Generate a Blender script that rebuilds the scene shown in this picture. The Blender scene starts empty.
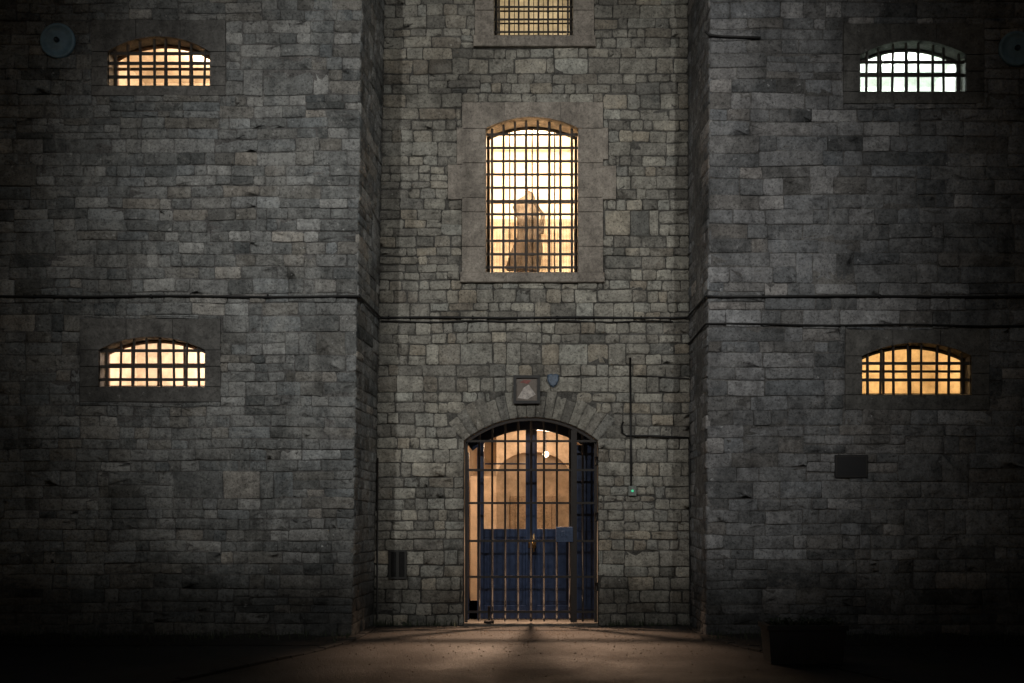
import bpy, math, random
from mathutils import Vector, noise
random.seed(11)
R = random.random
def U(a, b): return random.uniform(a, b)

# ---------------------------------------------------------------- survey
EYE = 1.6
YF = -1.387            # plane of the projecting wings (recessed bay is y = 0)
def rx(p): return (p - 540) / 70.0
def rz(p): return EYE + (514 - p) / 70.0
def fx(p): return (p - 540) / 77.5
def fz(p): return EYE + (514 - p) / 77.5
ZT = 10.4              # wall head

# ---------------------------------------------------------------- mesh helper
class MB:
    def __init__(s): s.v = []; s.f = []; s.c = []
    def add(s, vs, fs, col=(0.5, 0.5, 0.5)):
        o = len(s.v); s.v.extend(vs); s.c.extend([col] * len(vs))
        for f in fs: s.f.append(tuple(i + o for i in f))
    def box(s, x0, x1, y0, y1, z0, z1, col=(0.5, 0.5, 0.5)):
        vs = [(x, y, z) for x in (x0, x1) for y in (y0, y1) for z in (z0, z1)]
        s.add(vs, [(0, 1, 3, 2), (4, 6, 7, 5), (0, 4, 5, 1), (2, 3, 7, 6), (0, 2, 6, 4), (1, 5, 7, 3)], col)
    def tube(s, pts, r, n=8, col=(0.5, 0.5, 0.5)):
        pts = [Vector(p) for p in pts]; rings = []
        for i, p in enumerate(pts):
            d = (pts[min(i + 1, len(pts) - 1)] - pts[max(i - 1, 0)]).normalized()
            up = Vector((0, 0, 1)) if abs(d.z) < .9 else Vector((0, 1, 0))
            a = d.cross(up).normalized(); b = d.cross(a).normalized()
            rings.append([tuple(p + a * math.cos(t) * r + b * math.sin(t) * r) for t in [2 * math.pi * k / n for k in range(n)]])
        vs = [q for rg in rings for q in rg]; fs = []
        for i in range(len(pts) - 1):
            for k in range(n):
                fs.append((i * n + k, i * n + (k + 1) % n, (i + 1) * n + (k + 1) % n, (i + 1) * n + k))
        fs.append(tuple(range(n))); fs.append(tuple(range((len(pts) - 1) * n, len(pts) * n))[::-1])
        s.add(vs, fs, col)
    def obj(s, name, mat, parent=None, smooth=False, bevel=0, attr=False):
        me = bpy.data.meshes.new(name); me.from_pydata(s.v, [], s.f); me.update()
        if attr:
            a = me.color_attributes.new("stone", 'FLOAT_COLOR', 'POINT')
            flat = []
            for c in s.c: flat.extend((c[0], c[1], c[2], 1))
            a.data.foreach_set("color", flat)
        ob = bpy.data.objects.new(name, me); bpy.context.scene.collection.objects.link(ob)
        me.materials.append(mat)
        if smooth: me.polygons.foreach_set("use_smooth", [True] * len(me.polygons))
        if bevel:
            m = ob.modifiers.new("b", 'BEVEL'); m.width = bevel; m.segments = 2; m.limit_method = 'ANGLE'
        if parent: ob.parent = parent
        return ob
def empty(name):
    e = bpy.data.objects.new(name, None); bpy.context.scene.collection.objects.link(e); e.empty_display_size = .2
    return e

# ---------------------------------------------------------------- materials
def newmat(name):
    m = bpy.data.materials.new(name); m.use_nodes = True; nt = m.node_tree
    b = nt.nodes["Principled BSDF"]; return m, nt, b
def N(nt, t, **k):
    n = nt.nodes.new(t)
    for a, v in k.items(): setattr(n, a, v)
    return n
def noise_n(nt, scale, detail=6, rough=.6, dist=0, vec=None):
    n = N(nt, 'ShaderNodeTexNoise'); n.inputs['Scale'].default_value = scale; n.inputs['Detail'].default_value = detail
    n.inputs['Roughness'].default_value = rough; n.inputs['Distortion'].default_value = dist
    if vec: nt.links.new(vec, n.inputs['Vector'])
    return n.outputs['Fac']
def ramp(nt, src, stops, interp='LINEAR'):
    r = N(nt, 'ShaderNodeValToRGB'); r.color_ramp.interpolation = interp
    e = r.color_ramp.elements
    while len(e) > 1: e.remove(e[-1])
    def c4(c): return (c, c, c, 1) if isinstance(c, (int, float)) else (*c, 1)
    e[0].position = stops[0][0]; e[0].color = c4(stops[0][1])
    for p, c in stops[1:]:
        q = e.new(p); q.color = c4(c)
    nt.links.new(src, r.inputs[0]); return r.outputs[0]
def mix(nt, a, b, fac, mode='MIX'):
    m = N(nt, 'ShaderNodeMix', data_type='RGBA', blend_type=mode)
    for s, v in ((6, a), (7, b), (0, fac)):
        if isinstance(v, (int, float)): m.inputs[s].default_value = v if s == 0 else (v, v, v, 1)
        elif isinstance(v, tuple): m.inputs[s].default_value = (*v, 1)
        else: nt.links.new(v, m.inputs[s])
    return m.outputs[2]
def bump(nt, b, h, strength, dist):
    n = N(nt, 'ShaderNodeBump'); n.inputs['Strength'].default_value = strength; n.inputs['Distance'].default_value = dist
    nt.links.new(h, n.inputs['Height']); nt.links.new(n.outputs[0], b.inputs['Normal'])
def mathn(nt, op, a, b):
    m = N(nt, 'ShaderNodeMath', operation=op)
    for i, v in enumerate((a, b)):
        if isinstance(v, (int, float)): m.inputs[i].default_value = v
        else: nt.links.new(v, m.inputs[i])
    return m.outputs[0]

def stone_mat(name, tones, smear, tint, attr=True, stain=.6, bs=1.0, bd=.035, pit=.7, hue=.6, limec=(.47, .465, .44), base_dark=(.3, .75)):
    m, nt, b = newmat(name)
    co = N(nt, 'ShaderNodeTexCoord').outputs['Object']
    if attr:
        at = N(nt, 'ShaderNodeAttribute', attribute_name="stone")
        sp = N(nt, 'ShaderNodeSeparateColor'); nt.links.new(at.outputs['Color'], sp.inputs[0])
        base = ramp(nt, sp.outputs[0], tones)
        base = mix(nt, base, ramp(nt, sp.outputs[1], [(0, (1.12, .98, .84)), (.3, (1, 1, 1)), (.75, (1, 1, 1)), (1, (.92, .99, 1.06))]), hue, 'MULTIPLY')
    else:
        base = ramp(nt, noise_n(nt, .9, 4, .5, 0, co), tones)
    base = mix(nt, base, ramp(nt, noise_n(nt, 8, 9, .75, .4, co), [(.3, .5), (.5, 1), (.7, 1.5)]), 1, 'MULTIPLY')
    lime = ramp(nt, noise_n(nt, 1.7, 12, .82, .6, co), [(.50, 0), (.59, 1)])
    base = mix(nt, base, limec, mathn(nt, 'MULTIPLY', lime, smear))
    base = mix(nt, base, ramp(nt, noise_n(nt, 34, 5, .75, 0, co), [(.36, .18), (.47, 1), (.66, 1.3)]), pit, 'MULTIPLY')
    base = mix(nt, base, ramp(nt, noise_n(nt, .5, 6, .7, .6, co), [(.34, .30), (.50, 1), (.75, 1.3)]), stain, 'MULTIPLY')
    blk = ramp(nt, noise_n(nt, 1.25, 9, .78, .5, co), [(.58, 0), (.67, 1)])
    base = mix(nt, base, (.045, .045, .042), mathn(nt, 'MULTIPLY', blk, .65 if attr else .3))
    mp = N(nt, 'ShaderNodeMapping'); mp.inputs['Scale'].default_value = (2.6, 2.6, .28); nt.links.new(co, mp.inputs[0])
    base = mix(nt, base, ramp(nt, noise_n(nt, 1.6, 6, .65, 0, mp.outputs[0]), [(.36, .5), (.52, 1)]), .5, 'MULTIPLY')
    sp2 = ramp(nt, noise_n(nt, 13, 4, .6, 0, co), [(.67, 0), (.71, 1)])
    base = mix(nt, base, (.68, .68, .66), mathn(nt, 'MULTIPLY', sp2, .6 if attr else .2))
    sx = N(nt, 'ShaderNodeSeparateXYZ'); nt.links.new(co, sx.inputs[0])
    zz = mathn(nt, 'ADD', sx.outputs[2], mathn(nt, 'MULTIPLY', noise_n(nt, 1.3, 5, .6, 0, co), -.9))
    base = mix(nt, base, ramp(nt, zz, [(0, base_dark[0]), (base_dark[1], 1)]), .95, 'MULTIPLY')  # wall colour darkens towards the ground, with a noisy edge
    base = mix(nt, base, tint, 1, 'MULTIPLY')
    nt.links.new(base, b.inputs['Base Color'])
    b.inputs['Roughness'].default_value = .84; b.inputs['Specular IOR Level'].default_value = .3
    h = mathn(nt, 'ADD', noise_n(nt, 11, 9, .72, .3, co), mathn(nt, 'MULTIPLY', noise_n(nt, 42, 5, .75, 0, co), .4))
    bump(nt, b, h, bs, bd)
    return m
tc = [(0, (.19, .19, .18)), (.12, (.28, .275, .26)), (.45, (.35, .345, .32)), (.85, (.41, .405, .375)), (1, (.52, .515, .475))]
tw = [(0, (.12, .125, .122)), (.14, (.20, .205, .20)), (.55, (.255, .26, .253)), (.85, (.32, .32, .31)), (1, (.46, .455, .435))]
M_rec = stone_mat("limestone_rubble_bay", tc, .45, (1, .98, .92), base_dark=(.4, .45))
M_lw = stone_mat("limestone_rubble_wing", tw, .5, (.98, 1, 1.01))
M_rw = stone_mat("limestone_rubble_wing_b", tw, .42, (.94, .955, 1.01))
M_mor = stone_mat("lime_mortar_bay", [(0, (.08, .078, .072)), (1, (.16, .155, .14))], .15, (1, 1, 1), attr=False)
M_morw = stone_mat("lime_mortar_wing", [(0, (.11, .11, .108)), (1, (.22, .215, .21))], .4, (1, 1, 1), attr=False)
M_dr = stone_mat("dressed_stone", [(.3, (.27, .25, .225)), (.7, (.37, .345, .31))], .06, (1, .97, .93), attr=False, stain=.45, bs=.6, bd=.012, pit=.5)
M_drw = stone_mat("cement_dressed_surround", [(.3, (.11, .11, .105)), (.7, (.175, .17, .16))], .1, (1, 1, 1), attr=False, stain=.5, bs=.6, bd=.012, pit=.5, limec=(.25, .25, .24))

def plain(name, col, rough=.6, metal=0, bs=.3, bd=.004, scale=30, var=.5):
    m, nt, b = newmat(name); co = N(nt, 'ShaderNodeTexCoord').outputs['Object']
    n = noise_n(nt, scale, 6, .65, 0, co)
    c = mix(nt, col, ramp(nt, n, [(.3, 1 - var), (.6, 1), (.8, 1 + var * .5)]), 1, 'MULTIPLY')
    nt.links.new(c, b.inputs['Base Color']); b.inputs['Metallic'].default_value = metal
    nt.links.new(ramp(nt, n, [(.3, rough * .8), (.7, min(1, rough * 1.2))]), b.inputs['Roughness'])
    bump(nt, b, n, bs, bd); return m
M_iron = plain("rusty_black_iron", (.022, .017, .014), .6, .2)
M_bar = plain("painted_window_bar", (.05, .042, .035), .6)
M_blue = plain("blue_gloss_paint", (.008, .023, .068), .33, 0, .15, .002, 14, .35)
M_plaster = plain("cream_wall_paint", (.74, .67, .57), .8, 0, .1, .003, 3, .22)
M_plg = plain("pale_wall_paint", (.68, .70, .67), .8, 0, .1, .003, 3, .22)
M_peach = plain("peach_wall_paint", (.70, .57, .44), .7, 0, .1, .003, 3, .3)
M_brown = plain("varnished_timber", (.16, .08, .035), .5, 0, .2, .003, 9, .5)
M_cable = plain("black_cable", (.012, .012, .012), .55)
M_cabl2 = plain("weathered_pipe", (.045, .043, .04), .6)
M_disc = plain("blue_grey_enamel", (.20, .33, .42), .45, 0, .2, .003, 12, .3)
M_discd = plain("dark_enamel", (.03, .045, .06), .5)
M_lead = plain("slate", (.022, .023, .027), .65)

m, nt, b = newmat("window_glass")
tr = N(nt, 'ShaderNodeBsdfTransparent'); gl = N(nt, 'ShaderNodeBsdfGlossy'); gl.inputs['Roughness'].default_value = .08
co = N(nt, 'ShaderNodeTexCoord').outputs['Object']
nt.links.new(ramp(nt, noise_n(nt, 5, 8, .7, .3, co), [(.3, (.55, .52, .47)), (.6, (.95, .94, .92))]), tr.inputs['Color'])
ms = N(nt, 'ShaderNodeMixShader'); ms.inputs[0].default_value = .05
nt.links.new(tr.outputs[0], ms.inputs[1]); nt.links.new(gl.outputs[0], ms.inputs[2])
nt.links.new(ms.outputs[0], nt.nodes['Material Output'].inputs[0]); M_glass = m

def emis(name, col, s):
    m, nt, b = newmat(name); b.inputs['Base Color'].default_value = (*col, 1)
    b.inputs['Emission Color'].default_value = (*col, 1); b.inputs['Emission Strength'].default_value = s; return m
M_bulb = emis("lit_opal_lamp", (1, .88, .7), 3)

# ---------------------------------------------------------------- stones
def warp(u, z, sd):
    a = noise.noise(Vector((u * .8, z * 1.1, sd))); c = noise.noise(Vector((u * .9 + 7, z * 1.2, sd + 5)))
    return u + .010 * a, z + .022 * c
def stone(mb, P, q, joint, off, cham, sd, tint=None, rough=.014, crn=.03, jt=.005):
    cu = sum(p[0] for p in q) / 4; cz = sum(p[1] for p in q) / 4
    def shrink(p, j):
        du = cu - p[0]; dz = cz - p[1]
        return (p[0] + math.copysign(min(j, abs(du) * .6), du), p[1] + math.copysign(min(j, abs(dz) * .6), dz))
    def outline(j, cr):
        pts = []; c = [shrink(p, j) for p in q]
        for i in range(4):
            p = c[i]; a = c[i - 1]; n = c[(i + 1) % 4]
            la = math.hypot(a[0] - p[0], a[1] - p[1]) + 1e-6; ln = math.hypot(n[0] - p[0], n[1] - p[1]) + 1e-6
            ra = min(cr[i], la * .35); rn = min(cr[i] * 1.1, ln * .35)
            pts.append((p[0] + (a[0] - p[0]) / la * ra, p[1] + (a[1] - p[1]) / la * ra))
            pts.append((p[0] + (n[0] - p[0]) / ln * rn, p[1] + (n[1] - p[1]) / ln * rn))
            pts.append(((p[0] + n[0]) / 2, (p[1] + n[1]) / 2))
        return pts
    cr = [U(.003, crn) for _ in range(4)]
    jit = [(U(-jt, jt), U(-jt, jt)) for _ in range(12)]
    o1 = outline(joint, cr); o2 = outline(joint + cham, cr)
    vs = []
    tilt = (U(-.014, .014), U(-.03, .03))
    def dd(u, z): return tilt[0] * (u - cu) * 2 + tilt[1] * (z - cz) * 3
    def put(p, k, d):
        u, z = warp(p[0] + jit[k][0], p[1] + jit[k][1], sd); vs.append(P(u, z, d))
    for k, p in enumerate(o1): put(p, k, -.035)
    for k, p in enumerate(o1): put(p, k, off - cham * .8 + U(-.002, .002) + dd(*p))
    for k, p in enumerate(o2): put(p, k, off + U(-.004, .004) + dd(*p))
    for k, p in enumerate(o2):
        p = (p[0] * .5 + cu * .5, p[1] * .5 + cz * .5); put(p, k, off + U(-rough * .6, rough) + dd(*p))
    u, z = warp(cu, cz, sd); vs.append(P(u, z, off + U(-.004, rough)))
    fs = []
    for r_ in range(3):
        for k in range(12):
            k2 = (k + 1) % 12
            fs.append((r_ * 12 + k, r_ * 12 + k2, (r_ + 1) * 12 + k2, (r_ + 1) * 12 + k))
    for k in range(12): fs.append((36 + k, 36 + (k + 1) % 12, 48))
    col = (R() if tint is None else tint, R(), .5)
    mb.add(vs, fs, col)

def sub(rects, e):
    out = []
    for (a, b_, c, d) in rects:
        ea, eb, ec, ed = e
        if eb <= a or ea >= b_ or ed <= c or ec >= d: out.append((a, b_, c, d)); continue
        if ea > a: out.append((a, ea, c, d))
        if eb < b_: out.append((eb, b_, c, d))
        m0, m1 = max(a, ea), min(b_, eb)
        if ec > c: out.append((m0, m1, c, ec))
        if ed < d: out.append((m0, m1, ed, d))
    return [r for r in out if r[1] - r[0] > .045 and r[3] - r[2] > .03]
def lay(mb, P, u0, u1, z0, z1, holes, sd, clip=None, rowh=.175, lmin=.15, lmax=.5, joint=.006, cham=.009, depthv=.014, crn=.03, jt=.005):
    z = z0
    while z < z1:
        band = U(1.65, 2.35) * rowh
        zb = min(z + band, z1); zm = (z + zb) / 2
        a, e = u0(zm), u1(zm); u = a; kc = U(.42, .58)
        while u < e - .01:
            w = U(.45, 1.6)
            if e - (u + w) < .4: w = e - u
            t = R(); H = zb - z
            if t < .05: cuts = [z, zb]
            elif t < .93:
                k = kc + U(-.05, .05); cuts = [z, z + H * k, zb]
            else: cuts = [z, z + H * U(.28, .36), z + H * U(.62, .7), zb]
            for i in range(len(cuts) - 1):
                c, d = cuts[i], cuts[i + 1]; x = u; h = d - c
                while x < u + w - .001:
                    l = lmin + (lmax - lmin) * R() ** 1.3
                    l *= (1.15 if h > .17 else .92)
                    if u + w - (x + l) < lmin * .8: l = u + w - x
                    rs = [(x, x + l, c, d)]
                    for ho in holes: rs = sub(rs, ho)
                    for (ra, rb, rc, rd) in rs:
                        segs = clip(ra, rb, rc, rd) if clip else [(ra, rb)]
                        for (sa, sb) in segs:
                            if sb - sa < .04: continue
                            j = [(U(-jt, jt)) for _ in range(8)]
                            q = [(sa + j[0] * .6, rc + j[1]), (sb + j[2] * .6, rc + j[3]), (sb + j[4] * .6, rd + j[5]), (sa + j[6] * .6, rd + j[7])]
                            stone(mb, P, q, joint * U(.5, 1.6), U(-.005, depthv), cham, sd, crn=crn, jt=jt)
                    x += l
            u += w
        z = zb

def Prec(u, z, d): return (u, -d, z)
def Pfr(u, z, d): return (u, YF - d, z)
def lean(z, p0, p1, zt=8.2): return p0 + (p1 - p0) * z / zt
def LF(z): return lean(z, fx(352), fx(362))
def LR(z): return lean(z, rx(373), rx(384), 8.9)
def RF(z): return lean(z, fx(706), fx(710))
def RR(z): return lean(z, rx(691), rx(688), 8.9)
LRET = -YF
def Plr(u, z, d):
    t = u / LRET; return (LF(z) * (1 - t) + LR(z) * t + d, YF + u, z)
def Prr(u, z, d):
    t = u / LRET; return (RF(z) * (1 - t) + RR(z) * t - d, YF + u, z)

prison = empty("prison_building")

W = {
 'mid': dict(P=Prec, y=0, o=(rx(486), rx(578), rz(273), rz(129), rz(118)), s=(rx(462), rx(603), rz(283), rz(103))),
 'top': dict(P=Prec, y=0, o=(rx(494), rx(573), rz(37), rz(-92), rz(-104)), s=(rx(475), rx(594), rz(48), rz(-116))),
 'lt': dict(P=Pfr, y=YF, o=(fx(108), fx(210), fz(86), fz(52), fz(37)), s=(fx(92), fx(226), fz(96), fz(20))),
 'lb': dict(P=Pfr, y=YF, o=(fx(99), fx(205), fz(387), fz(350), fz(337)), s=(fx(80), fx(221), fz(402), fz(319))),
 'rt': dict(P=Pfr, y=YF, o=(fx(860), fx(966), fz(92), fz(55), fz(41)), s=(fx(843), fx(984), fz(104), fz(24))),
 'rb': dict(P=Pfr, y=YF, o=(fx(862), fx(971), fz(395), fz(356), fz(343)), s=(fx(845), fx(989), fz(410), fz(330))),
}
DX0, DX1 = rx(464), rx(598); DXC = (DX0 + DX1) / 2; DHW = (DX1 - DX0) / 2
DSP, DCR = rz(441), rz(417); dr = DCR - DSP; DR = (DHW**2 + dr**2) / (2 * dr); DZC = DCR - DR
DA = math.asin(DHW / DR); VL = .38
def dclip(a, b_, c, d):
    z = (c + d) / 2; Ro = DR + VL; zo = DZC + Ro * math.cos(DA); xo = Ro * math.sin(DA)
    if z < DSP: hw = DHW + .0
    elif z < zo: hw = DHW + (xo - DHW) * (z - DSP) / (zo - DSP)
    elif z < DZC + Ro: hw = math.sqrt(Ro**2 - (z - DZC)**2)
    else: return [(a, b_)]
    out = []
    if a < DXC - hw: out.append((a, min(b_, DXC - hw)))
    if b_ > DXC + hw: out.append((max(a, DXC + hw), b_))
    return out

jl = [(rx(448), rx(463), rz(200), rz(165)), (rx(457), rx(463), rz(165), rz(128))]
jr = [(rx(602), rx(616), rz(200), rz(166)), (rx(602), rx(608), rz(160), rz(128))]
mbr = MB()
lay(mbr, Prec, LR, RR, 0, ZT, [W['mid']['s'], W['top']['s']] + jl + jr, 1.0, dclip, rowh=.166, lmin=.14, lmax=.46, joint=.0065, cham=.008, depthv=.021, crn=.026, jt=.007)
nv = 17
for i in range(nv):
    a0 = -DA + 2 * DA * i / nv; a1 = -DA + 2 * DA * (i + 1) / nv
    Ro = DR + VL * U(.80, 1.10); Ri = DR + .0
    q = [(DXC + Ri * math.sin(a0), DZC + Ri * math.cos(a0)), (DXC + Ri * math.sin(a1), DZC + Ri * math.cos(a1)),
         (DXC + Ro * math.sin(a1), DZC + Ro * math.cos(a1)), (DXC + Ro * math.sin(a0), DZC + Ro * math.cos(a0))]
    stone(mbr, Prec, q, .005, U(.0, .012), .006, 1.0, tint=U(.0, .55), rough=.010, crn=.018)
mbr.obj("bay_rubble_wall", M_rec, prison, True, attr=True)

mbl = MB()
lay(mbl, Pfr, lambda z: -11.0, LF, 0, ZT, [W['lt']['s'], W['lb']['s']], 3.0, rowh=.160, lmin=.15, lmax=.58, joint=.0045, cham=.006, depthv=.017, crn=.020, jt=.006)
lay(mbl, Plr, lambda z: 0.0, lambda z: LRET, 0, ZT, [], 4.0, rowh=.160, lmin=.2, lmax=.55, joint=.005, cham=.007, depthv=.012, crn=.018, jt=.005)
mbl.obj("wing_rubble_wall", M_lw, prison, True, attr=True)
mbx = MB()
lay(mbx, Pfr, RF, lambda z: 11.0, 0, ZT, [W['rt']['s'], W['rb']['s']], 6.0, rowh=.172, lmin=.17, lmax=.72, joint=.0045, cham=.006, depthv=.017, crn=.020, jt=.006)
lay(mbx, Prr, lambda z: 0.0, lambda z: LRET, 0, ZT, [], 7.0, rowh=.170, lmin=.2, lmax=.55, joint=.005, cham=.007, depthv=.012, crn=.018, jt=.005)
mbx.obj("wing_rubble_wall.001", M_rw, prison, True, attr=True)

def core(mb, P, u0, u1, holes, depth=-.010):
    us = sorted(set([u0, u1] + [h[0] for h in holes] + [h[1] for h in holes]))
    zs = sorted(set([0, ZT] + [h[2] for h in holes] + [h[3] for h in holes]))
    for i in range(len(us) - 1):
        for k in range(len(zs) - 1):
            cu = (us[i] + us[i + 1]) / 2; cz = (zs[k] + zs[k + 1]) / 2
            if any(h[0] < cu < h[1] and h[2] < cz < h[3] for h in holes): continue
            mb.add([P(us[i], zs[k], depth), P(us[i + 1], zs[k], depth), P(us[i + 1], zs[k + 1], depth), P(us[i], zs[k + 1], depth)], [(0, 1, 2, 3)])
def orect(w): o = w['o']; return (o[0], o[1], o[2], o[4])
c = MB(); core(c, Prec, LR(0) - .3, RR(0) + .3, [orect(W['mid']), orect(W['top']), (DX0, DX1, 0, DCR)])
na = 24
for i in range(na):
    a0 = -DA + 2 * DA * i / na; a1 = -DA + 2 * DA * (i + 1) / na
    p = [(DXC + DR * math.sin(a), DZC + DR * math.cos(a)) for a in (a0, a1)]
    c.add([Prec(p[0][0], p[0][1], -.01), Prec(p[1][0], p[1][1], -.01), Prec(p[1][0], DCR + .001, -.01), Prec(p[0][0], DCR + .001, -.01)], [(0, 1, 2, 3)])
c.obj("bay_wall_core", M_mor, prison)
c = MB(); core(c, Pfr, -11, LF(0) - .0, [orect(W['lt']), orect(W['lb'])], -.008)
c.v = [(v[0] if abs(v[0] - LF(0)) > 1e-4 else LF(v[2]) - .008, v[1], v[2]) for v in c.v]
c.add([Plr(-.0, 0, -.01), Plr(LRET + .02, 0, -.01), Plr(LRET + .02, ZT, -.01), Plr(-.0, ZT, -.01)], [(0, 1, 2, 3)])
c.obj("wing_wall_core", M_morw, prison)
c = MB(); core(c, Pfr, RF(0), 11, [orect(W['rt']), orect(W['rb'])], -.008)
c.v = [(v[0] if abs(v[0] - RF(0)) > 1e-4 else RF(v[2]) + .008, v[1], v[2]) for v in c.v]
c.add([Prr(-.0, 0, -.01), Prr(LRET + .02, 0, -.01), Prr(LRET + .02, ZT, -.01), Prr(-.0, ZT, -.01)], [(0, 1, 2, 3)])
c.obj("wing_wall_core.001", M_morw, prison)
c = MB(); c.box(-11.02, -10.98, YF + .02, 9, 0, ZT); c.box(10.98, 11.02, YF + .02, 9, 0, ZT); c.box(-11, 11, 8.98, 9.02, 0, ZT)
c.box(-11.1, LF(ZT) + .08, YF - .08, 9.1, ZT, ZT + .18); c.box(RF(ZT) - .08, 11.1, YF - .08, 9.1, ZT, ZT + .18)
c.box(LF(ZT) + .08, RF(ZT) - .08, -.08, 9.1, ZT + .002, ZT + .16)
c.obj("parapet_and_roof", M_drw, prison)

# ---------------------------------------------------------------- surrounds
def arcz(o, u):
    x0, x1, zs, zp, zc = o; hw = (x1 - x0) / 2; r_ = zc - zp; Rr = (hw * hw + r_ * r_) / (2 * r_)
    return zc - Rr + math.sqrt(max(0, Rr * Rr - (u - (x0 + x1) / 2)**2))
def slab(mb, P, pts, d0, d1, ch=.006):
    cu = sum(p[0] for p in pts) / len(pts); cz = sum(p[1] for p in pts) / len(pts)
    n = len(pts); ins = [(p[0] + math.copysign(ch, cu - p[0]), p[1] + math.copysign(ch, cz - p[1])) for p in pts]
    vs = [P(p[0], p[1], d0) for p in pts] + [P(p[0], p[1], d1 - ch) for p in pts] + [P(p[0], p[1], d1) for p in ins]
    fs = [(r_ * n + k, r_ * n + (k + 1) % n, (r_ + 1) * n + (k + 1) % n, (r_ + 1) * n + k) for r_ in (0, 1) for k in range(n)]
    fs.append(tuple(range(2 * n, 3 * n))); mb.add(vs, fs)
def rectp(a, b_, c, d): return [(a, c), (b_, c), (b_, d), (a, d)]
def surround(w, mat, name, proud, jcuts, heads, extra=(), reveal=.42, sillp=.035):
    P, o, s = w['P'], w['o'], w['s']; mb = MB(); g = .003
    x0, x1, zs, zp, zc = o
    zl = zp
    for i in range(len(jcuts) - 1):
        a = zs + (zl - zs) * jcuts[i]; b_ = zs + (zl - zs) * jcuts[i + 1]
        slab(mb, P, rectp(s[0], x0, a + g, b_ - g), -.03, proud + U(-.003, .003))
        slab(mb, P, rectp(x1, s[1], a + g, b_ - g), -.03, proud + U(-.003, .003))
    hb = [s[0]] + [s[0] + (s[1] - s[0]) * t for t in heads] + [s[1]]
    for i in range(len(hb) - 1):
        a, e = hb[i] + g, hb[i + 1] - g; n = 14; us = sorted(set([a + (e - a) * k / n for k in range(n + 1)] + [x for x in (x0, x1) if a < x < e]))
        pr = proud + U(-.003, .003)
        def lo(u): return arcz(o, u) if x0 <= u <= x1 else zl + g
        for k in range(len(us) - 1):
            p, q = us[k], us[k + 1]; mid_ = (p + q) / 2
            lp, lq = (lo(p), lo(q)) if x0 <= mid_ <= x1 else (zl + g, zl + g)
            mb.add([P(p, lp, pr), P(q, lq, pr), P(q, s[3] - .006, pr), P(p, s[3] - .006, pr), P(p, lp, -.03), P(q, lq, -.03), P(p, s[3], pr - .006), P(q, s[3], pr - .006), P(p, s[3], -.03), P(q, s[3], -.03)],
                   [(0, 1, 2, 3), (0, 4, 5, 1), (3, 2, 7, 6), (6, 7, 9, 8)])
        for (uu, ) in ((a,), (e,)):
            mb.add([P(uu, lo(uu), pr), P(uu, s[3], pr - .006), P(uu, s[3], -.03), P(uu, lo(uu), -.03)], [(0, 1, 2, 3)])
    slab(mb, P, rectp(s[0] - (.02 if sillp > .01 else 0), s[1] + (.02 if sillp > .01 else 0), s[2], zs - g), -.03, proud + sillp, .01 if sillp > .01 else .006)
    for (a, b_, c_, d) in extra: slab(mb, P, rectp(a, b_, c_ + g, d - g), -.03, proud - .004)
    mb2 = MB(); n = 16; us = [x0 + (x1 - x0) * k / n for k in range(n + 1)]
    for k in range(n):
        mb2.add([P(us[k], arcz(o, us[k]), proud - .02), P(us[k + 1], arcz(o, us[k + 1]), proud - .02), P(us[k + 1], zc + .02, proud - .02), P(us[k], zc + .02, proud - .02)], [(0, 1, 2, 3)])
        mb2.add([P(us[k], arcz(o, us[k]), proud - .012), P(us[k + 1], arcz(o, us[k + 1]), proud - .012), P(us[k + 1], arcz(o, us[k + 1]), -reveal), P(us[k], arcz(o, us[k]), -reveal)], [(0, 1, 2, 3)])
    mb2.add([P(x0, zs, proud - .01), P(x0, zp, proud - .01), P(x0, zp, -reveal), P(x0, zs, -reveal)], [(0, 1, 2, 3)])
    mb2.add([P(x1, zs, proud - .01), P(x1, zp, proud - .01), P(x1, zp, -reveal), P(x1, zs, -reveal)], [(0, 1, 2, 3)])
    mb2.add([P(x0, zs, proud + .0), P(x1, zs, proud + .0), P(x1, zs + .05, -reveal), P(x0, zs + .05, -reveal)], [(0, 1, 2, 3)])
    for k in range(n):
        mb2.add([P(us[k], arcz(o, us[k]), -reveal), P(us[k + 1], arcz(o, us[k + 1]), -reveal), P(us[k + 1], zc + .05, -reveal), P(us[k], zc + .05, -reveal)], [(0, 1, 2, 3)])
    mb.obj(name, mat, prison); mb2.obj(name + "_reveal", mat, prison)

surround(W['mid'], M_dr, "bay_window_surround", .034, [0, .18, .42, .52, .76, 1], [.3, .7], extra=jl + jr)
surround(W['top'], M_dr, "bay_window_surround.001", .034, [0, .2, .45, .7, 1], [.3, .7])
for i, k in enumerate(('lt', 'lb', 'rt', 'rb')):
    surround(W[k], M_drw, "cell_window_surround" + ("" if i == 0 else ".%03d" % i), .012, [0, .55, 1], [.33, .66], sillp=.004, reveal=.30)

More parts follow.
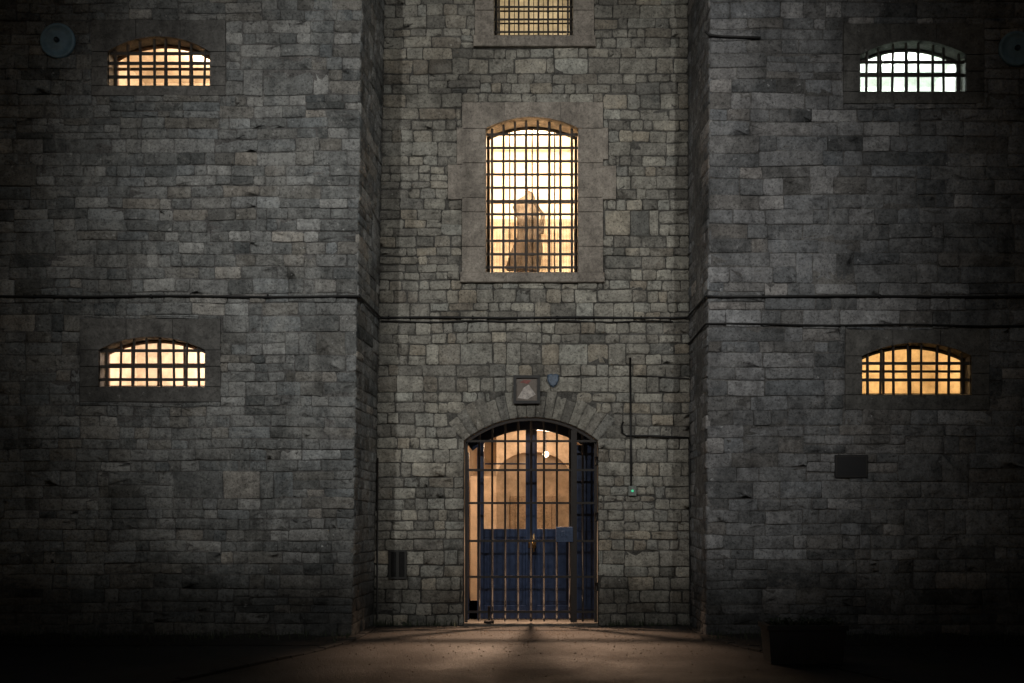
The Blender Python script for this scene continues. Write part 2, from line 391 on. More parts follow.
# ---------------------------------------------------------------- rooms
def pt(name, loc, e, col, r=.06):
    l = bpy.data.lights.new(name, 'POINT'); l.energy = e; l.color = col; l.shadow_soft_size = r
    ob = bpy.data.objects.new(name, l); ob.location = loc; bpy.context.scene.collection.objects.link(ob); ob.parent = prison
def room(name, x0, x1, z0, z1, y0, y1, op, mat):
    mb = MB(); a, b_, c_, d = op
    q = lambda p: mb.add(p, [(0, 1, 2, 3)])
    q([(x0, y1, z0), (x1, y1, z0), (x1, y1, z1), (x0, y1, z1)])
    q([(x0, y0, z0), (x0, y1, z0), (x0, y1, z1), (x0, y0, z1)])
    q([(x1, y0, z0), (x1, y1, z0), (x1, y1, z1), (x1, y0, z1)])
    q([(x0, y0, z1), (x1, y0, z1), (x1, y1, z1), (x0, y1, z1)])
    q([(x0, y0, z0), (x1, y0, z0), (x1, y1, z0), (x0, y1, z0)])
    for (p, r_, s, t) in ((x0, a, z0, z1), (b_, x1, z0, z1), (a, b_, z0, c_), (a, b_, d, z1)):
        if r_ - p > 1e-4 and t - s > 1e-4: q([(p, y0, s), (r_, y0, s), (r_, y0, t), (p, y0, t)])
    mb.obj(name, mat, prison)
def bars(name, w, nvb, hz, yv, r, mat, rh=None, jit=.003):
    o = w['o']; mb = MB(); x0, x1, zs, zp, zc = o
    for i in range(nvb):
        u = x0 + (x1 - x0) * (i + .5) / nvb + U(-jit, jit); u2 = u + U(-jit, jit)
        mb.tube([(u, yv, zs + .002), (u2, yv, arcz(o, u2))], r * U(.9, 1.1), 6)
    for z in hz:
        hw = (x1 - x0) / 2
        if z > zp:
            Rr = (hw**2 + (zc - zp)**2) / (2 * (zc - zp)); hw = math.sqrt(max(.01, Rr**2 - (z - zc + Rr)**2))
        xc = (x0 + x1) / 2; rr = rh or r
        mb.box(xc - hw, xc + hw, yv - .009, yv + .009, z - rr, z + rr)
    mb.obj(name, mat, prison)
def glazing(name, w, y, nx, zs_, mat, t=.014):
    o = w['o']; mb = MB(); x0, x1, z0, zp, zc = o
    mb.box(x0, x0 + .04, y - .02, y + .02, z0, zp); mb.box(x1 - .04, x1, y - .02, y + .02, z0, zp)
    mb.box(x0, x1, y - .021, y + .021, z0, z0 + .045)
    n = 16
    for k in range(n):
        a = x0 + (x1 - x0) * k / n; e = x0 + (x1 - x0) * (k + 1) / n
        mb.tube([(a, y, arcz(o, a) - .02), (e, y, arcz(o, e) - .02)], .024, 4)
    for i in range(1, nx):
        u = x0 + (x1 - x0) * i / nx; mb.box(u - t / 2, u + t / 2, y - .012, y + .012, z0, arcz(o, u))
    for z in zs_:
        mb.box(x0, x1, y - .013, y + .013, z - t / 2, z + t / 2)
    mb.obj(name, mat, prison)
    g = MB(); g.add([(x0, y + .003, z0), (x1, y + .003, z0), (x1, y + .003, zc), (x0, y + .003, zc)], [(0, 1, 2, 3)]); g.obj(name + "_glass", M_glass, prison)

warm = (1, .72, .46); warm2 = (1, .78, .55)
o = W['mid']['o']; h = o[4] - o[2]
room("landing_room", o[0] - .7, o[1] + .7, o[2] - .9, o[4] + .75, .42, 3.2, orect(W['mid']), M_plaster)
pt("landing_lamp", ((o[0] + o[1]) / 2 - .1, 1.6, o[4] + .2), 470, warm)
pt("landing_lamp.001", ((o[0] + o[1]) / 2 + .9, 2.4, o[2] - .2), 80, warm2)
bars("bay_window_bars", W['mid'], 8, [o[2] + h * (k + .55) / 11.6 for k in range(12) if (k + .55) / 11.6 < .97], .10, .018, M_bar, .016)
glazing("bay_window_sash", W['mid'], .34, 4, [o[2] + h * .5], M_bar, .02)
mb = MB()
for k in range(60): x = o[0] + (o[1] - o[0]) * k / 60; mb.box(x - .003, x + .003, .37, .373, o[2] + .05, o[2] + h * .40)
for k in range(48): z = o[2] + .05 + (h * .40 - .05) * k / 48; mb.box(o[0], o[1], .3735, .3765, z - .003, z + .003)
mb.obj("wire_mesh_guard", M_brown, prison)
mb = MB()
cx0 = -.22; ztop = 7.10; yc = 2.72  # invented solid standing in for a vague dark silhouette behind the panes
prof = [(.03, 0), (.05, -.04), (.09, -.10), (.16, -.19), (.19, -.3), (.15, -.5), (.17, -.75), (.23, -1.05), (.26, -1.3), (.24, -1.36)]
n = 22; vs = []
for i, (r_, dz) in enumerate(prof):
    for k in range(n):
        a = 2 * math.pi * k / n; f = 1 + .30 * math.sin(5 * a + i * .45) * (i / len(prof)) + .14 * math.sin(3 * a + 1 + i * .5)
        vs.append((cx0 + r_ * f * math.cos(a) + .05 * math.sin(i * 1.3), yc + r_ * f * .45 * math.sin(a), ztop + dz))
mb.add(vs, [(i * n + k, i * n + (k + 1) % n, (i + 1) * n + (k + 1) % n, (i + 1) * n + k) for i in range(len(prof) - 1) for k in range(n)])
mb.tube([(cx0 + .13, yc - .02, ztop - .22), (cx0 + .27, yc - .05, ztop - .42), (cx0 + .24, yc - .08, ztop - .75)], .042, 10)
mb.obj("window_silhouette", plain("grey_brown_silhouette", (.10, .09, .082), .95, 0, .5, .01, 6, .9), prison, True)
mb = MB(); mb.tube([(cx0, yc, o[2] - .88), (cx0, yc, ztop + .06)], .02, 8)
mb.tube([(cx0 - .3, yc, o[2] - .88), (cx0 + .3, yc, o[2] - .88)], .02, 8); mb.obj("silhouette_stand", M_brown, prison, True)  # post and foot made up to carry the silhouette shape
o = W['top']['o']
room("upper_landing_room", o[0] - .5, o[1] + .5, o[2] - .6, o[4] + .3, .42, 2.8, orect(W['top']), M_plaster)
pt("upper_landing_lamp", ((o[0] + o[1]) / 2, 1.5, o[2] + 1.6), 42, (1, .86, .58))
bars("bay_window_bars.001", W['top'], 8, [o[2] + .12 + k * .18 for k in range(11)], .10, .014, M_bar, .011)
glazing("bay_window_sash.001", W['top'], .34, 8, [o[2] + k * .18 for k in range(1, 11)], M_bar, .012)
for i, (k, en, col, wall, sash, nb_, hzf) in enumerate((
        ('lt', 72, (1, .74, .52), M_plaster, M_brown, 8, (.22, .50, .70)),
        ('lb', 90, (1, .78, .64), M_plaster, M_brown, 8, (.16, .42, .74)),
        ('rt', 90, (.88, 1, .95), M_plg, M_bar, 8, (.36, .62)),
        ('rb', 38, (1, .64, .28), M_plaster, M_bar, 8, (.30, .62)))):
    w = W[k]; o = w['o']; sfx = "" if i == 0 else ".%03d" % i
    h = o[4] - o[2]
    room("cell_room" + sfx, o[0] - .4, o[1] + .4, o[2] - .8, o[4] + .35, YF + .30, YF + 2.2, orect(w), wall)
    pt("cell_lamp" + sfx, ((o[0] + o[1]) / 2 + .25, YF + 1.25, o[4] + .15), en, col)
    bars("cell_window_bars" + sfx, w, nb_, [o[2] + h * q for q in hzf], YF + .06, .018, M_bar, .019, .016)
    glazing("cell_window_sash" + sfx, w, YF + .23, 4, [o[2] + h * .5], sash, .03)

# ---------------------------------------------------------------- door recess
DY = .52
mb = MB(); n = 24
arc = lambda a, r_: (DXC + r_ * math.sin(a), DZC + r_ * math.cos(a))
for k in range(n):
    a0 = -DA + 2 * DA * k / n; a1 = -DA + 2 * DA * (k + 1) / n
    p, q = arc(a0, DR), arc(a1, DR)
    mb.add([(p[0], -.01, p[1]), (q[0], -.01, q[1]), (q[0], DY + .1, q[1]), (p[0], DY + .1, p[1])], [(0, 1, 2, 3)])
    mb.add([(p[0], DY + .1, p[1]), (q[0], DY + .1, q[1]), (q[0], DY + .1, DCR + .3), (p[0], DY + .1, DCR + .3)], [(0, 1, 2, 3)])
for x in (DX0, DX1): mb.add([(x, -.01, 0), (x, -.01, DSP), (x, DY + .1, DSP), (x, DY + .1, 0)], [(0, 1, 2, 3)])
mb.box(DX0, DX1, -.06, DY + .1, -.05, .035)
mb.obj("doorway_reveal_and_step", M_dr, prison)

def arch_under(x, marg):
    Rr = DR - marg; return DZC + math.sqrt(max(0.0001, Rr**2 - (x - DXC)**2))
gate = empty("barred_gate"); gy = .05
mb = MB()
for k in range(n):
    a0 = -DA + 2 * DA * k / n; a1 = -DA + 2 * DA * (k + 1) / n
    i0, i1, o0, o1 = arc(a0, DR - .05), arc(a1, DR - .05), arc(a0, DR - .008), arc(a1, DR - .008)
    vs = [(p[0], y, p[1]) for y in (gy - .02, gy + .02) for p in (i0, i1, o1, o0)]
    mb.add(vs, [(0, 1, 2, 3), (4, 7, 6, 5), (0, 4, 5, 1), (3, 2, 6, 7)])
mb.box(DX0 + .012, DX0 + .05, gy - .02, gy + .02, .05, DSP - .01); mb.box(DX1 - .05, DX1 - .012, gy - .02, gy + .02, .05, DSP - .01)
mb.obj("frame", M_iron, gate)
mb = MB(); nb = 10; xs = [DX0 + .03 + (DX1 - DX0 - .06) * i / nb for i in range(1, nb)]
for x in xs: mb.tube([(x, gy, .06), (x, gy, arch_under(x, .04))], .0155, 8)
mb.obj("bars", M_iron, gate, True)
mb = MB()
for pz in (612, 577, 541, 503, 470, 441):
    z = rz(pz); hw = DHW - .04
    mb.box(DXC - hw, DXC + hw, gy - .028, gy - .016, z - .016, z + .016)
mb.box(rx(571), rx(577), gy - .04, gy + .03, .05, arch_under(rx(574), .05))
mb.obj("rails", M_iron, gate)
mb = MB(); mb.box(rx(556), rx(573), gy - .06, gy - .03, rz(542), rz(527)); mb.box(rx(561), rx(566), gy - .07, gy - .06, rz(537), rz(531))
mb.obj("lock_case", plain("pale_blue_lock_paint", (.04, .07, .14), .4), gate, bevel=.004)
mb = MB()
for z in (.5, 1.5, 2.3): mb.tube([(DX1 - .02, gy - .03, z), (DX1 - .02, gy - .03, z + .12)], .022, 10)
mb.tube([(rx(489), gy - .03, .02), (rx(489), gy - .03, .28)], .018, 8)
mb.tube([(rx(484), gy - .05, .06), (rx(494), gy - .05, .06)], .02, 8)
mb.obj("hinges_and_drop_bolt", M_iron, gate, True)

dy = DY; mb = MB(); gm = MB()
def leaf(x0, x1, zb=.05, glass=(1.38, None), marg=.10):
    st = .07
    mb.box(x0, x0 + st, dy - .03, dy + .03, zb, min(arch_under(x0, marg), arch_under(x0 + st, marg)))
    mb.box(x1 - st, x1, dy - .03, dy + .03, zb, min(arch_under(x1, marg), arch_under(x1 - st, marg)))
    z1 = glass[0]
    mb.box(x0 + st, x1 - st, dy - .029, dy + .029, z1 - .12, z1)
    mb.box(x0 + st, x1 - st, dy - .029, dy + .029, zb, zb + .2)
    mb.box(x0 + st, x1 - st, dy - .012, dy + .012, zb + .2, z1 - .12)
    mb.box(x0 + st + .05, x1 - st - .05, dy - .024, dy - .01, zb + .26, z1 - .18)
    gm.add([(x0 + st, dy, z1), (x1 - st, dy, z1), (x1 - st, dy, arch_under(x1 - st, marg)), (x0 + st, dy, arch_under(x0 + st, marg))], [(0, 1, 2, 3)])
leaf(rx(477), rx(530)); leaf(rx(532), rx(576))
mb.box(rx(530), rx(532), dy - .045, dy - .02, .05, 2.84)
mb.box(rx(483), rx(525), dy - .015, dy + .015, rz(462) - .012, rz(462) + .012)
mb.box(rx(537), rx(571), dy - .015, dy + .015, rz(462) - .012, rz(462) + .012)
for k in range(n):
    a0 = -DA + 2 * DA * k / n; a1 = -DA + 2 * DA * (k + 1) / n
    i0, i1, o0, o1 = arc(a0, DR - .14), arc(a1, DR - .14), arc(a0, DR + .02), arc(a1, DR + .02)
    vs = [(p[0], y, p[1]) for y in (dy - .045, dy + .045) for p in (i0, i1, o1, o0)]
    mb.add(vs, [(0, 1, 2, 3), (4, 7, 6, 5), (0, 4, 5, 1), (3, 2, 6, 7)])
mb.obj("double_door", M_blue, prison, bevel=.004)
gm.obj("double_door_glass", M_glass, prison)
mb = MB()
mb.box(rx(576), DX1, dy - .05, dy + .05, .05, arch_under(DX1, .02)); mb.box(rx(578), DX1 - .03, dy - .07, dy - .05, .2, 1.2); mb.box(rx(578), DX1 - .03, dy - .07, dy - .05, 1.35, 2.4)
mb.obj("fixed_side_panel", M_blue, prison, bevel=.004)
mb = MB(); mb.box(rx(475), rx(477), dy - .04, dy + .04, .04, arch_under(rx(475), .1))
mb.box(DX0, rx(466.5), dy - .04, dy + .04, .04, arch_under(DX0, .1)); mb.obj("door_side_frame", M_blue, prison)
mb = MB(); mb.tube([(rx(533.5), dy - .05, 1.05), (rx(533.5), dy - .09, 1.07), (rx(533.5), dy - .09, 1.28), (rx(533.5), dy - .05, 1.30)], .011, 8)
mb.box(rx(528), rx(536), dy - .055, dy - .045, 1.1, 1.22)
mb.obj("door_handle", plain("worn_brass", (.35, .25, .12), .35, 1), prison, True)

room("entrance_corridor", DX0 - .25, DX1 + .25, 0, 3.3, DY + .1, 5.2, (DX0, DX1, 0, DCR), M_peach)
mb = MB()
mb.box(DX0 - .2, DX0 + .28, 4.2, 4.4, 0, 2.3); mb.box(DX1 - .28, DX1 + .2, 4.2, 4.4, 0, 2.3)
for k in range(16):
    a0 = math.pi * k / 16; a1 = math.pi * (k + 1) / 16; r0 = DHW - .28
    p = [(DXC - r0 * math.cos(a), 2.3 + .45 * math.sin(a)) for a in (a0, a1)]
    mb.add([(p[0][0], 4.2, p[0][1]), (p[1][0], 4.2, p[1][1]), (p[1][0], 4.2, 3.3), (p[0][0], 4.2, 3.3), (p[0][0], 4.4, p[0][1]), (p[1][0], 4.4, p[1][1])], [(0, 1, 2, 3), (0, 4, 5, 1)])
mb.obj("corridor_inner_arch", M_peach, prison)
mb = MB(); mb.box(DXC - .45, DXC + .45, 5.1, 5.18, 0, 1.95); mb.box(DXC - .35, DXC - .03, 5.05, 5.1, 1.1, 1.8); mb.box(DXC + .03, DXC + .35, 5.05, 5.1, 1.1, 1.8)
mb.obj("corridor_end_door", plain("painted_door_cream", (.5, .38, .27), .5), prison, bevel=.01)
cx, cy, cz = .10, 3.0, 2.63
bpy.ops.mesh.primitive_uv_sphere_add(segments=20, ring_count=12, radius=.055, location=(cx, cy, cz)); s = bpy.context.object
s.name = "corridor_lamp_globe"; s.data.materials.append(M_bulb); s.parent = prison
mb = MB(); mb.tube([(cx, cy, cz + .05), (cx, cy, 3.3)], .012, 6); mb.obj("corridor_lamp_rod", M_iron, prison)
pt("corridor_lamp", (cx - .1, 2.6, 2.75), 85, (1, .76, .54), .1)
pt("corridor_lamp.001", (cx - .3, 1.1, 3.0), 30, (1, .72, .48), .08)
mb = MB(); mb.box(DXC - .1, DXC + .1, .17, .29, DCR - .022, DCR - .002); mb.obj("porch_lamp_base", M_iron, prison)
pl_ = bpy.data.lights.new("porch_downlight", 'SPOT'); pl_.energy = 1500; pl_.color = (1, .66, .44); pl_.spot_size = math.radians(84); pl_.spot_blend = .9; pl_.shadow_soft_size = .025
po = bpy.data.objects.new("porch_downlight", pl_); bpy.context.scene.collection.objects.link(po); po.parent = prison
po.location = (DXC, .22, DCR - .05); po.rotation_euler = (Vector((DXC, -1.2, 0)) - po.location).to_track_quat('-Z', 'Y').to_euler()

# ---------------------------------------------------------------- pipes & cables
def run(name, pts, r, mat):
    mb = MB(); mb.tube(pts, r, 8)
    return mb.obj(name, mat, None, True)
e = .035
mb = MB(); zc_ = 4.40
path = []
x = -11.0
while x < LF(zc_): path.append((x, YF - e, zc_ + .008 * math.sin(x * 2.3))); x += .5
path += [(LF(zc_) + e, YF - e, zc_), (LF(zc_) + e * 1.1, YF + .05, zc_), (LR(zc_) + e, -e * 1.3, zc_)]
x = LR(zc_) + .15
while x < RR(zc_) - .1: path.append((x, -e, zc_ + .006 * math.sin(x * 3))); x += .4
path += [(RR(zc_) - e, -e * 1.3, zc_), (RF(zc_) - e * 1.1, YF + .05, zc_), (RF(zc_) - e, YF - e, zc_)]
x = RF(zc_) + .2
while x < 11: path.append((x, YF - e, zc_ + .006 * math.sin(x * 2))); x += .5
mb.tube(path, .015, 8)
for p in path[::3]: mb.box(p[0] - .010, p[0] + .010, p[1] - .018, p[1] + .04, zc_ - .024, zc_ + .024)
mb.obj("wall_conduit", M_cable, None, True)
p2 = [(LR(4.33) + .05, -.03, 4.35)]; x = LR(4.33) + .3
while x < RR(4.3) - .1: p2.append((x, -.03, 4.345 + .012 * math.sin(x * 5))); x += .3
run("wall_cable", p2, .009, M_cable)
p3 = [(RR(4) - .02, -.03, 4.02), (RF(4) - .03, YF, 4.05), (RF(4) + .02, YF - .03, 4.05)]; x = RF(4) + .4
while x < 11: p3.append((x, YF - .03, 4.045 - .02 * (x - 2) / 4 + .01 * math.sin(x * 3))); x += .4
run("wall_cable", p3, .012, M_cable)
run("wall_cable", [(rx(630), -.035, rz(358)), (rx(630.5), -.035, rz(420)), (rx(631), -.035, rz(490))], .014, M_cable)
run("wall_cable", [(rx(637), -.032, rz(376)), (rx(660), -.032, rz(377)), (rx(689), -.034, rz(379))], .010, M_cabl2)
run("wall_cable", [(rx(623), -.05, rz(422)), (rx(621.5), -.05, rz(426)), (rx(622), -.045, rz(433)), (rx(626), -.04, rz(436)), (rx(650), -.04, rz(436)), (rx(688), -.04, rz(438)), (rx(689), -.04, rz(445)), (rx(690), -.04, .1)], .014, M_cable)
run("wall_cable", [(fx(705), YF - .03, fz(33)), (fx(708), YF - .05, fz(37)), (fx(722), YF - .035, fz(38)), (fx(760), YF - .03, fz(39))], .016, M_cable)
run("wall_cable", [(LR(2) + .03, -.04, .1), (LR(2) + .04, -.04, 2.4)], .012, M_cabl2)
mb = MB(); mb.box(rx(628), rx(636), -.07, -.02, rz(496), rz(486)); bx = mb.obj("door_bell_box", plain("grey_plastic", (.22, .24, .22), .5), None, bevel=.006)
mb = MB(); mb.tube([(rx(632), -.085, rz(491)), (rx(632), -.065, rz(491))], .018, 10); g = mb.obj("button", emis("green_indicator", (.1, .9, .45), .35), bx)

sg = empty("framed_wall_sign")
mb = MB(); x0, x1, z0, z1 = rx(513.5), rx(540), rz(404), rz(376); t = .04
mb.box(x0, x1, -.08, -.02, z0, z0 + t); mb.box(x0, x1, -.08, -.02, z1 - t, z1); mb.box(x0, x0 + t, -.079, -.021, z0 + t, z1 - t); mb.box(x1 - t, x1, -.079, -.021, z0 + t, z1 - t)
mb.obj("frame", M_cable, sg)
mb = MB(); mb.box(x0 + t, x1 - t, -.05, -.022, z0 + t, z1 - t); mb.obj("panel", plain("sign_brown_enamel", (.15, .12, .095), .4, 0, .05, .001, 20, .5), sg)
mb = MB(); xm = (x0 + x1) / 2
mb.add([(x0 + .06, -.053, z0 + .08), (xm + .01, -.053, z0 + .06), (x1 - .06, -.053, z0 + .13), (xm + .03, -.053, z1 - .13), (xm - .04, -.053, z1 - .17)], [(0, 1, 2, 3, 4)]); mb.obj("pale_emblem", plain("sign_white_enamel", (.55, .5, .46), .4, 0, .1, .001, 25, .6), sg)
mb = MB(); mb.add([(xm - .10, -.053, z1 - .10), (xm + .02, -.053, z1 - .12), (xm + .06, -.053, z1 - .07), (xm - .04, -.053, z1 - .06)], [(0, 1, 2, 3)]); mb.obj("red_mark", plain("sign_red_enamel", (.25, .05, .035), .4), sg)
mb = MB(); xc, zc2 = rx(553), rz(381); pts = [(-.08, .08), (-.03, .095), (0, .085), (.03, .095), (.08, .08), (.08, 0), (.05, -.06), (0, -.10), (-.05, -.06), (-.08, 0)]
k = len(pts)
vs = [(xc + p[0], -.015, zc2 + p[1]) for p in pts] + [(xc + p[0], -.06, zc2 + p[1]) for p in pts] + [(xc + p[0] * .8, -.075, zc2 + p[1] * .8) for p in pts]
mb.add(vs, [(r_ * k + i, r_ * k + (i + 1) % k, (r_ + 1) * k + (i + 1) % k, (r_ + 1) * k + i) for r_ in (0, 1) for i in range(k)] + [tuple(range(2 * k, 3 * k))])
mb.obj("shield_alarm_box", plain("alarm_box_blue", (.10, .15, .22), .4, 0, .2, .002, 30, .6), None)
pq = empty("wall_plaque")
mb = MB(); mb.box(fx(834), fx(867), YF - .035, YF - .01, fz(478), fz(455)); mb.obj("slate_tablet", M_lead, pq, bevel=.005)
mb = MB(); a, b_, c_, d = fx(834), fx(867), fz(478), fz(455)
mb.box(a + .015, b_ - .015, YF - .040, YF - .034, d - .025, d - .015); mb.box(a + .015, b_ - .015, YF - .040, YF - .034, c_ + .015, c_ + .025)
mb.box(a + .015, a + .025, YF - .0395, YF - .034, c_ + .026, d - .026); mb.box(b_ - .025, b_ - .015, YF - .0395, YF - .034, c_ + .026, d - .026); mb.obj("raised_border", M_cabl2, pq)
vg = empty("wall_vent")
mb = MB(); x0, x1, z0, z1 = rx(389), rx(407), rz(579), rz(550)
for (a, b_, c_, d) in ((x0, x1, z0, z0 + .03), (x0, x1, z1 - .03, z1), (x0, x0 + .03, z0 + .03, z1 - .03), (x1 - .03, x1, z0 + .03, z1 - .03)): mb.box(a, b_, -.05, -.01, c_, d)
mb.box((x0 + x1) / 2 - .02, (x0 + x1) / 2 + .02, -.047, -.01, z0 + .03, z1 - .03)
mb.obj("grille", plain("old_iron_vent", (.03, .03, .028), .7), vg)
mb = MB(); mb.box(x0 + .01, x1 - .01, -.026, -.012, z0 + .01, z1 - .01); mb.obj("dark_backing", plain("vent_shadow_black", (.005, .005, .005), .9), vg)
def disc(px, py, rad):
    r0 = empty("alarm_bell"); cx, cz = fx(px), fz(py)
    prof = [(rad, .0), (rad, .025), (rad * .95, .032), (rad * .82, .030), (rad * .80, .024), (rad * .5, .030), (rad * .25, .036), (.001, .038)]
    mb = MB(); n = 36
    vs = [(cx + r_ * math.cos(2 * math.pi * k / n), YF - .015 - d, cz + r_ * math.sin(2 * math.pi * k / n)) for r_, d in prof for k in range(n)]
    mb.add(vs, [(i * n + k, i * n + (k + 1) % n, (i + 1) * n + (k + 1) % n, (i + 1) * n + k) for i in range(len(prof) - 1) for k in range(n)])
    mb.obj("dome", M_disc, r0, True)
    mb = MB(); mb.tube([(cx, YF - .04, cz), (cx, YF - .075, cz)], rad * .15, 12); mb.obj("hub", M_discd, r0, True)
disc(59, 42, .225); disc(1015, 50, .225)

# ---------------------------------------------------------------- ground
def gmat(name, c0, c1, sc, wet=.5, bs=.6, bd=.012):
    m, nt, b = newmat(name); co = N(nt, 'ShaderNodeTexCoord').outputs['Object']
    n1 = noise_n(nt, sc, 8, .7, 0, co); n2 = noise_n(nt, .8, 6, .6, .4, co)
    col = mix(nt, c0, c1, ramp(nt, n1, [(.35, 0), (.68, 1)]))
    col = mix(nt, col, ramp(nt, n2, [(.35, .45), (.62, 1.1)]), 1, 'MULTIPLY')
    nt.links.new(col, b.inputs['Base Color'])
    nt.links.new(ramp(nt, n2, [(.35, wet), (.6, .9)]), b.inputs['Roughness'])
    bump(nt, b, n1, bs, bd); return m
M_grd = gmat("dark_tarmac", (.006, .006, .006), (.022, .021, .02), 60, .7)
M_path = gmat("gravelly_tarmac", (.009, .008, .007), (.052, .043, .037), 30, .6, 1, .03)
M_soil = gmat("bare_soil", (.008, .007, .006), (.03, .024, .018), 22, .8, 1, .05)
mb = MB(); mb.add([(-300, -300, 0), (300, -300, 0), (300, 300, 0), (-300, 300, 0)], [(0, 1, 2, 3)]); mb.obj("ground", M_grd)
def sheet(name, pts, z, mat):
    mb = MB(); mb.add([(x, y, z) for x, y in pts], [tuple(range(len(pts)))]); return mb.obj(name, mat)
def curve(p0, p1, p2, n=14): return [((1 - t)**2 * p0[0] + 2 * t * (1 - t) * p1[0] + t * t * p2[0], (1 - t)**2 * p0[1] + 2 * t * (1 - t) * p1[1] + t * t * p2[1]) for t in [i / n for i in range(n + 1)]]
left = curve((LR(0) + .02, -.15), (-2.2, -1.9), (-2.9, -3.4)) + [(-4.2, -6.5), (-5.5, -20)]
right = [(5.5, -20), (4.0, -6.5)] + curve((2.9, -3.4), (2.05, -1.9), (RR(0) - .02, -.15))
sheet("path", left + right, .004, M_path)
def edging(pts, name):
    mb = MB(); pts = [Vector((p[0], p[1], 0)) for p in pts]
    segs = []
    for i in range(len(pts) - 1):
        L = (pts[i + 1] - pts[i]).length; k = max(1, int(L / .45))
        for j in range(k): segs.append((pts[i].lerp(pts[i + 1], j / k), pts[i].lerp(pts[i + 1], (j + 1) / k)))
    for a, b_ in segs:
        d = (b_ - a).normalized(); nn = Vector((-d.y, d.x, 0)) * .05; a = a + d * .006; b_ = b_ - d * .006; hh = .03 + U(-.008, .008)
        vs = [tuple(p) for p in (a - nn, b_ - nn, b_ + nn, a + nn)]; vt = [(p[0], p[1], hh) for p in vs]
        mb.add(vs + vt, [(0, 1, 2, 3), (4, 5, 6, 7), (0, 1, 5, 4), (1, 2, 6, 5), (2, 3, 7, 6), (3, 0, 4, 7)])
    mb.obj(name, M_grd, None, bevel=.008)
edging(left, "path_edging"); edging(right, "path_edging")
def strip(x0f, x1, y0, y1, name):
    mb = MB(); nx, ny = 90, 8; vs = []
    for i in range(nx + 1):
        for j in range(ny + 1):
            x = x0f + (x1 - x0f) * i / nx; y = y0 + (y1 - y0) * j / ny
            hgt = .012 + .06 * max(0, noise.noise(Vector((x * 2, y * 3, 1))) + .5) * (j / ny)
            vs.append((x, y + .05 * noise.noise(Vector((x * 1.5, 3, 0))) * (1 if j == 0 else 0), hgt if j > 0 else .006))
    mb.add(vs, [(i * (ny + 1) + j, (i + 1) * (ny + 1) + j, (i + 1) * (ny + 1) + j + 1, i * (ny + 1) + j + 1) for i in range(nx) for j in range(ny)])
    mb.obj(name, M_soil, None, True)
strip(-11, LF(0) + .1, YF - .75, YF + .03, "soil_bed"); strip(RF(0) - .1, 11, YF - .75, YF + .03, "soil_bed")
mb = MB()
for k in range(2200):
    t = R()
    if t < .45: x = U(-8, LF(0)); y = YF - abs(random.gauss(.04, .22))
    elif t < .9: x = U(RF(0), 8); y = YF - abs(random.gauss(.04, .22))
    else:
        x = random.choice([U(LR(0), DX0 - .1), U(DX1 + .1, RR(0))]); y = -abs(random.gauss(.03, .06))
    a = U(0, 6.28); L = U(.03, .12); w = U(.004, .012); dx, dy_ = math.cos(a), math.sin(a); lx = U(-.4, .4)
    mb.add([(x - dx * w, y - dy_ * w, .01), (x + dx * w, y + dy_ * w, .01), (x + dy_ * L * lx, y - dx * L * lx, .02 + L)], [(0, 1, 2)])
mb.obj("grass_weeds", plain("dark_grass", (.03, .04, .02), .8))
mb = MB()
for k in range(2600):
    x = U(-5, 5); y = -abs(random.gauss(0, 1.6)) - .1
    if y > YF - .02 and not (LR(0) + .1 < x < RR(0) - .1): continue
    s_ = U(.004, .016); z = .006
    pts = [(x + s_ * math.cos(q * 1.26 + k) * U(.7, 1.2), y + s_ * math.sin(q * 1.26 + k) * U(.7, 1.2), z) for q in range(5)]
    mb.add(pts + [(x, y, z + s_ * .8)], [(q, (q + 1) % 5, 5) for q in range(5)])
mb.obj("gravel_and_leaf_litter", plain("litter_brown", (.09, .068, .048), .9))

pl = empty("planter_trough"); x0, x1, y0, y1, H = 2.42, 3.24, -3.72, -3.3, .37
mb = MB()
def tp(x0, x1, y0, y1, z0, z1, k=.03):
    vs = [(x0 + k, y0 + k, z0), (x1 - k, y0 + k, z0), (x1 - k, y1 - k, z0), (x0 + k, y1 - k, z0), (x0, y0, z1), (x1, y0, z1), (x1, y1, z1), (x0, y1, z1)]
    mb.add(vs, [(0, 1, 2, 3), (0, 1, 5, 4), (1, 2, 6, 5), (2, 3, 7, 6), (3, 0, 4, 7)])
tp(x0, x1, y0, y1, .01, H)
for (a, b_, c_, d) in ((x0 - .02, x1 + .02, y0 - .02, y0 + .03), (x0 - .02, x1 + .02, y1 - .03, y1 + .02), (x0 - .02, x0 + .03, y0 + .03, y1 - .03), (x1 - .03, x1 + .02, y0 + .03, y1 - .03)): mb.box(a, b_, c_, d, H - .002, H + .05)
for xx in (x0 + .2, x0 + .41, x0 + .62): mb.box(xx - .012, xx + .012, y0 - .004, y0 + .02, .06, H - .01)
mb.obj("trough", plain("dark_planter", (.022, .022, .025), .8), pl, bevel=.004)
mb = MB(); mb.box(x0 + .031, x1 - .031, y0 + .031, y1 - .031, H - .05, H + .02); mb.obj("soil", M_soil, pl)
mb = MB()
for k in range(160):
    x = U(x0 + .06, x1 - .06); y = U(y0 + .06, y1 - .06); a = U(0, 6.28); L = U(.05, .14); w = .012
    mb.add([(x, y, H + .02), (x + L * .5 * math.cos(a) - w * math.sin(a), y + L * .5 * math.sin(a) + w * math.cos(a), H + .02 + L * .7), (x + L * math.cos(a), y + L * math.sin(a), H + .02 + L * .6), (x + L * .5 * math.cos(a) + w * math.sin(a), y + L * .5 * math.sin(a) - w * math.cos(a), H + .02 + L * .65)], [(0, 1, 2, 3)])
mb.obj("foliage", plain("planter_leaves", (.03, .045, .025), .7), pl)

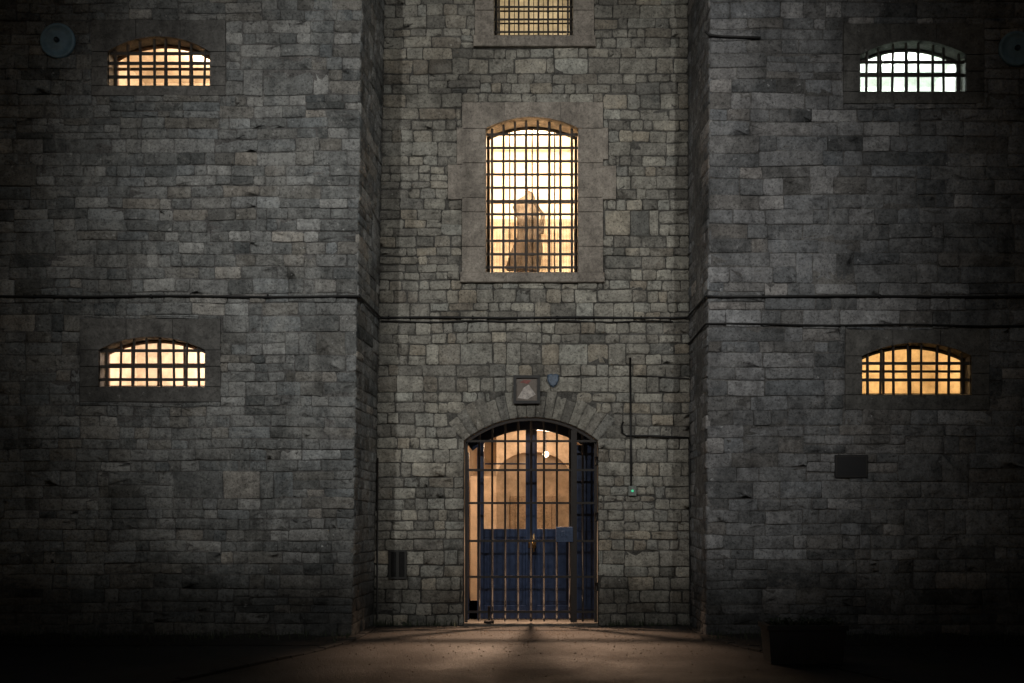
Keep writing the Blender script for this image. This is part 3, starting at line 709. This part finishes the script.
# ---------------------------------------------------------------- floodlights (added, unseen lamps behind the viewpoint to light the facade)
def flood(LX, LY, LZ, en, aim, size):
    fl = empty("added_floodlight")
    mb = MB(); mb.tube([(LX, LY, 0), (LX, LY, LZ - .25)], .09, 12); mb.tube([(LX, LY, 0), (LX, LY, .6)], .14, 12); mb.box(LX - .3, LX + .3, LY - .03, LY + .03, LZ - .3, LZ - .24)
    mb.obj("column", M_cabl2, fl, True)
    mb = MB(); mb.box(LX - .25, LX + .25, LY - .22, LY - .05, LZ - .2, LZ + .2); mb.obj("housing", M_cabl2, fl, bevel=.02)
    sp = bpy.data.lights.new("flood_beam", 'SPOT'); sp.energy = en; sp.color = (1, .98, .94); sp.spot_size = math.radians(size); sp.spot_blend = 1; sp.shadow_soft_size = .14
    so = bpy.data.objects.new("flood_beam", sp); bpy.context.scene.collection.objects.link(so); so.parent = fl
    so.location = (LX, LY, LZ); so.rotation_euler = (Vector(aim) - so.location).to_track_quat('-Z', 'Y').to_euler()
flood(-6.5, -19, 9.5, 3500, (-.2, 0, 4.7), 39)
flood(5.5, -19, 9.5, 3300, (-.9, 0, 4.7), 39)

# ---------------------------------------------------------------- night sky + moon
w = bpy.data.worlds.new("World"); bpy.context.scene.world = w; w.use_nodes = True; nt = w.node_tree
sky = nt.nodes.new('ShaderNodeTexSky'); sky.sky_type = 'NISHITA'; sky.sun_disc = False; sky.sun_elevation = math.radians(6); sky.sun_rotation = math.radians(200)
bg = nt.nodes['Background']; bg.inputs[1].default_value = .0055
nt.links.new(sky.outputs[0], bg.inputs[0])
sl = bpy.data.lights.new("moon", 'SUN'); sl.energy = .02; sl.angle = math.radians(2); sl.color = (.75, .85, 1)
mo = bpy.data.objects.new("moon", sl); bpy.context.scene.collection.objects.link(mo)
mo.rotation_euler = (math.radians(62), 0, math.radians(-20))

# ---------------------------------------------------------------- camera
cd = bpy.data.cameras.new("camera"); cam = bpy.data.objects.new("camera", cd); bpy.context.scene.collection.objects.link(cam)
cam.location = (0, -1000 / 70.0, EYE); cam.rotation_euler = (math.pi / 2, 0, 0)
cd.sensor_width = 36; cd.lens = 36 * 1000 / 1024; cd.shift_x = -28 / 1024; cd.shift_y = (514 - 341.5) / 1024; cd.clip_end = 1000
sc = bpy.context.scene; sc.camera = cam
sc.view_settings.view_transform = 'Standard'; sc.view_settings.look = 'None'; sc.view_settings.exposure = 0
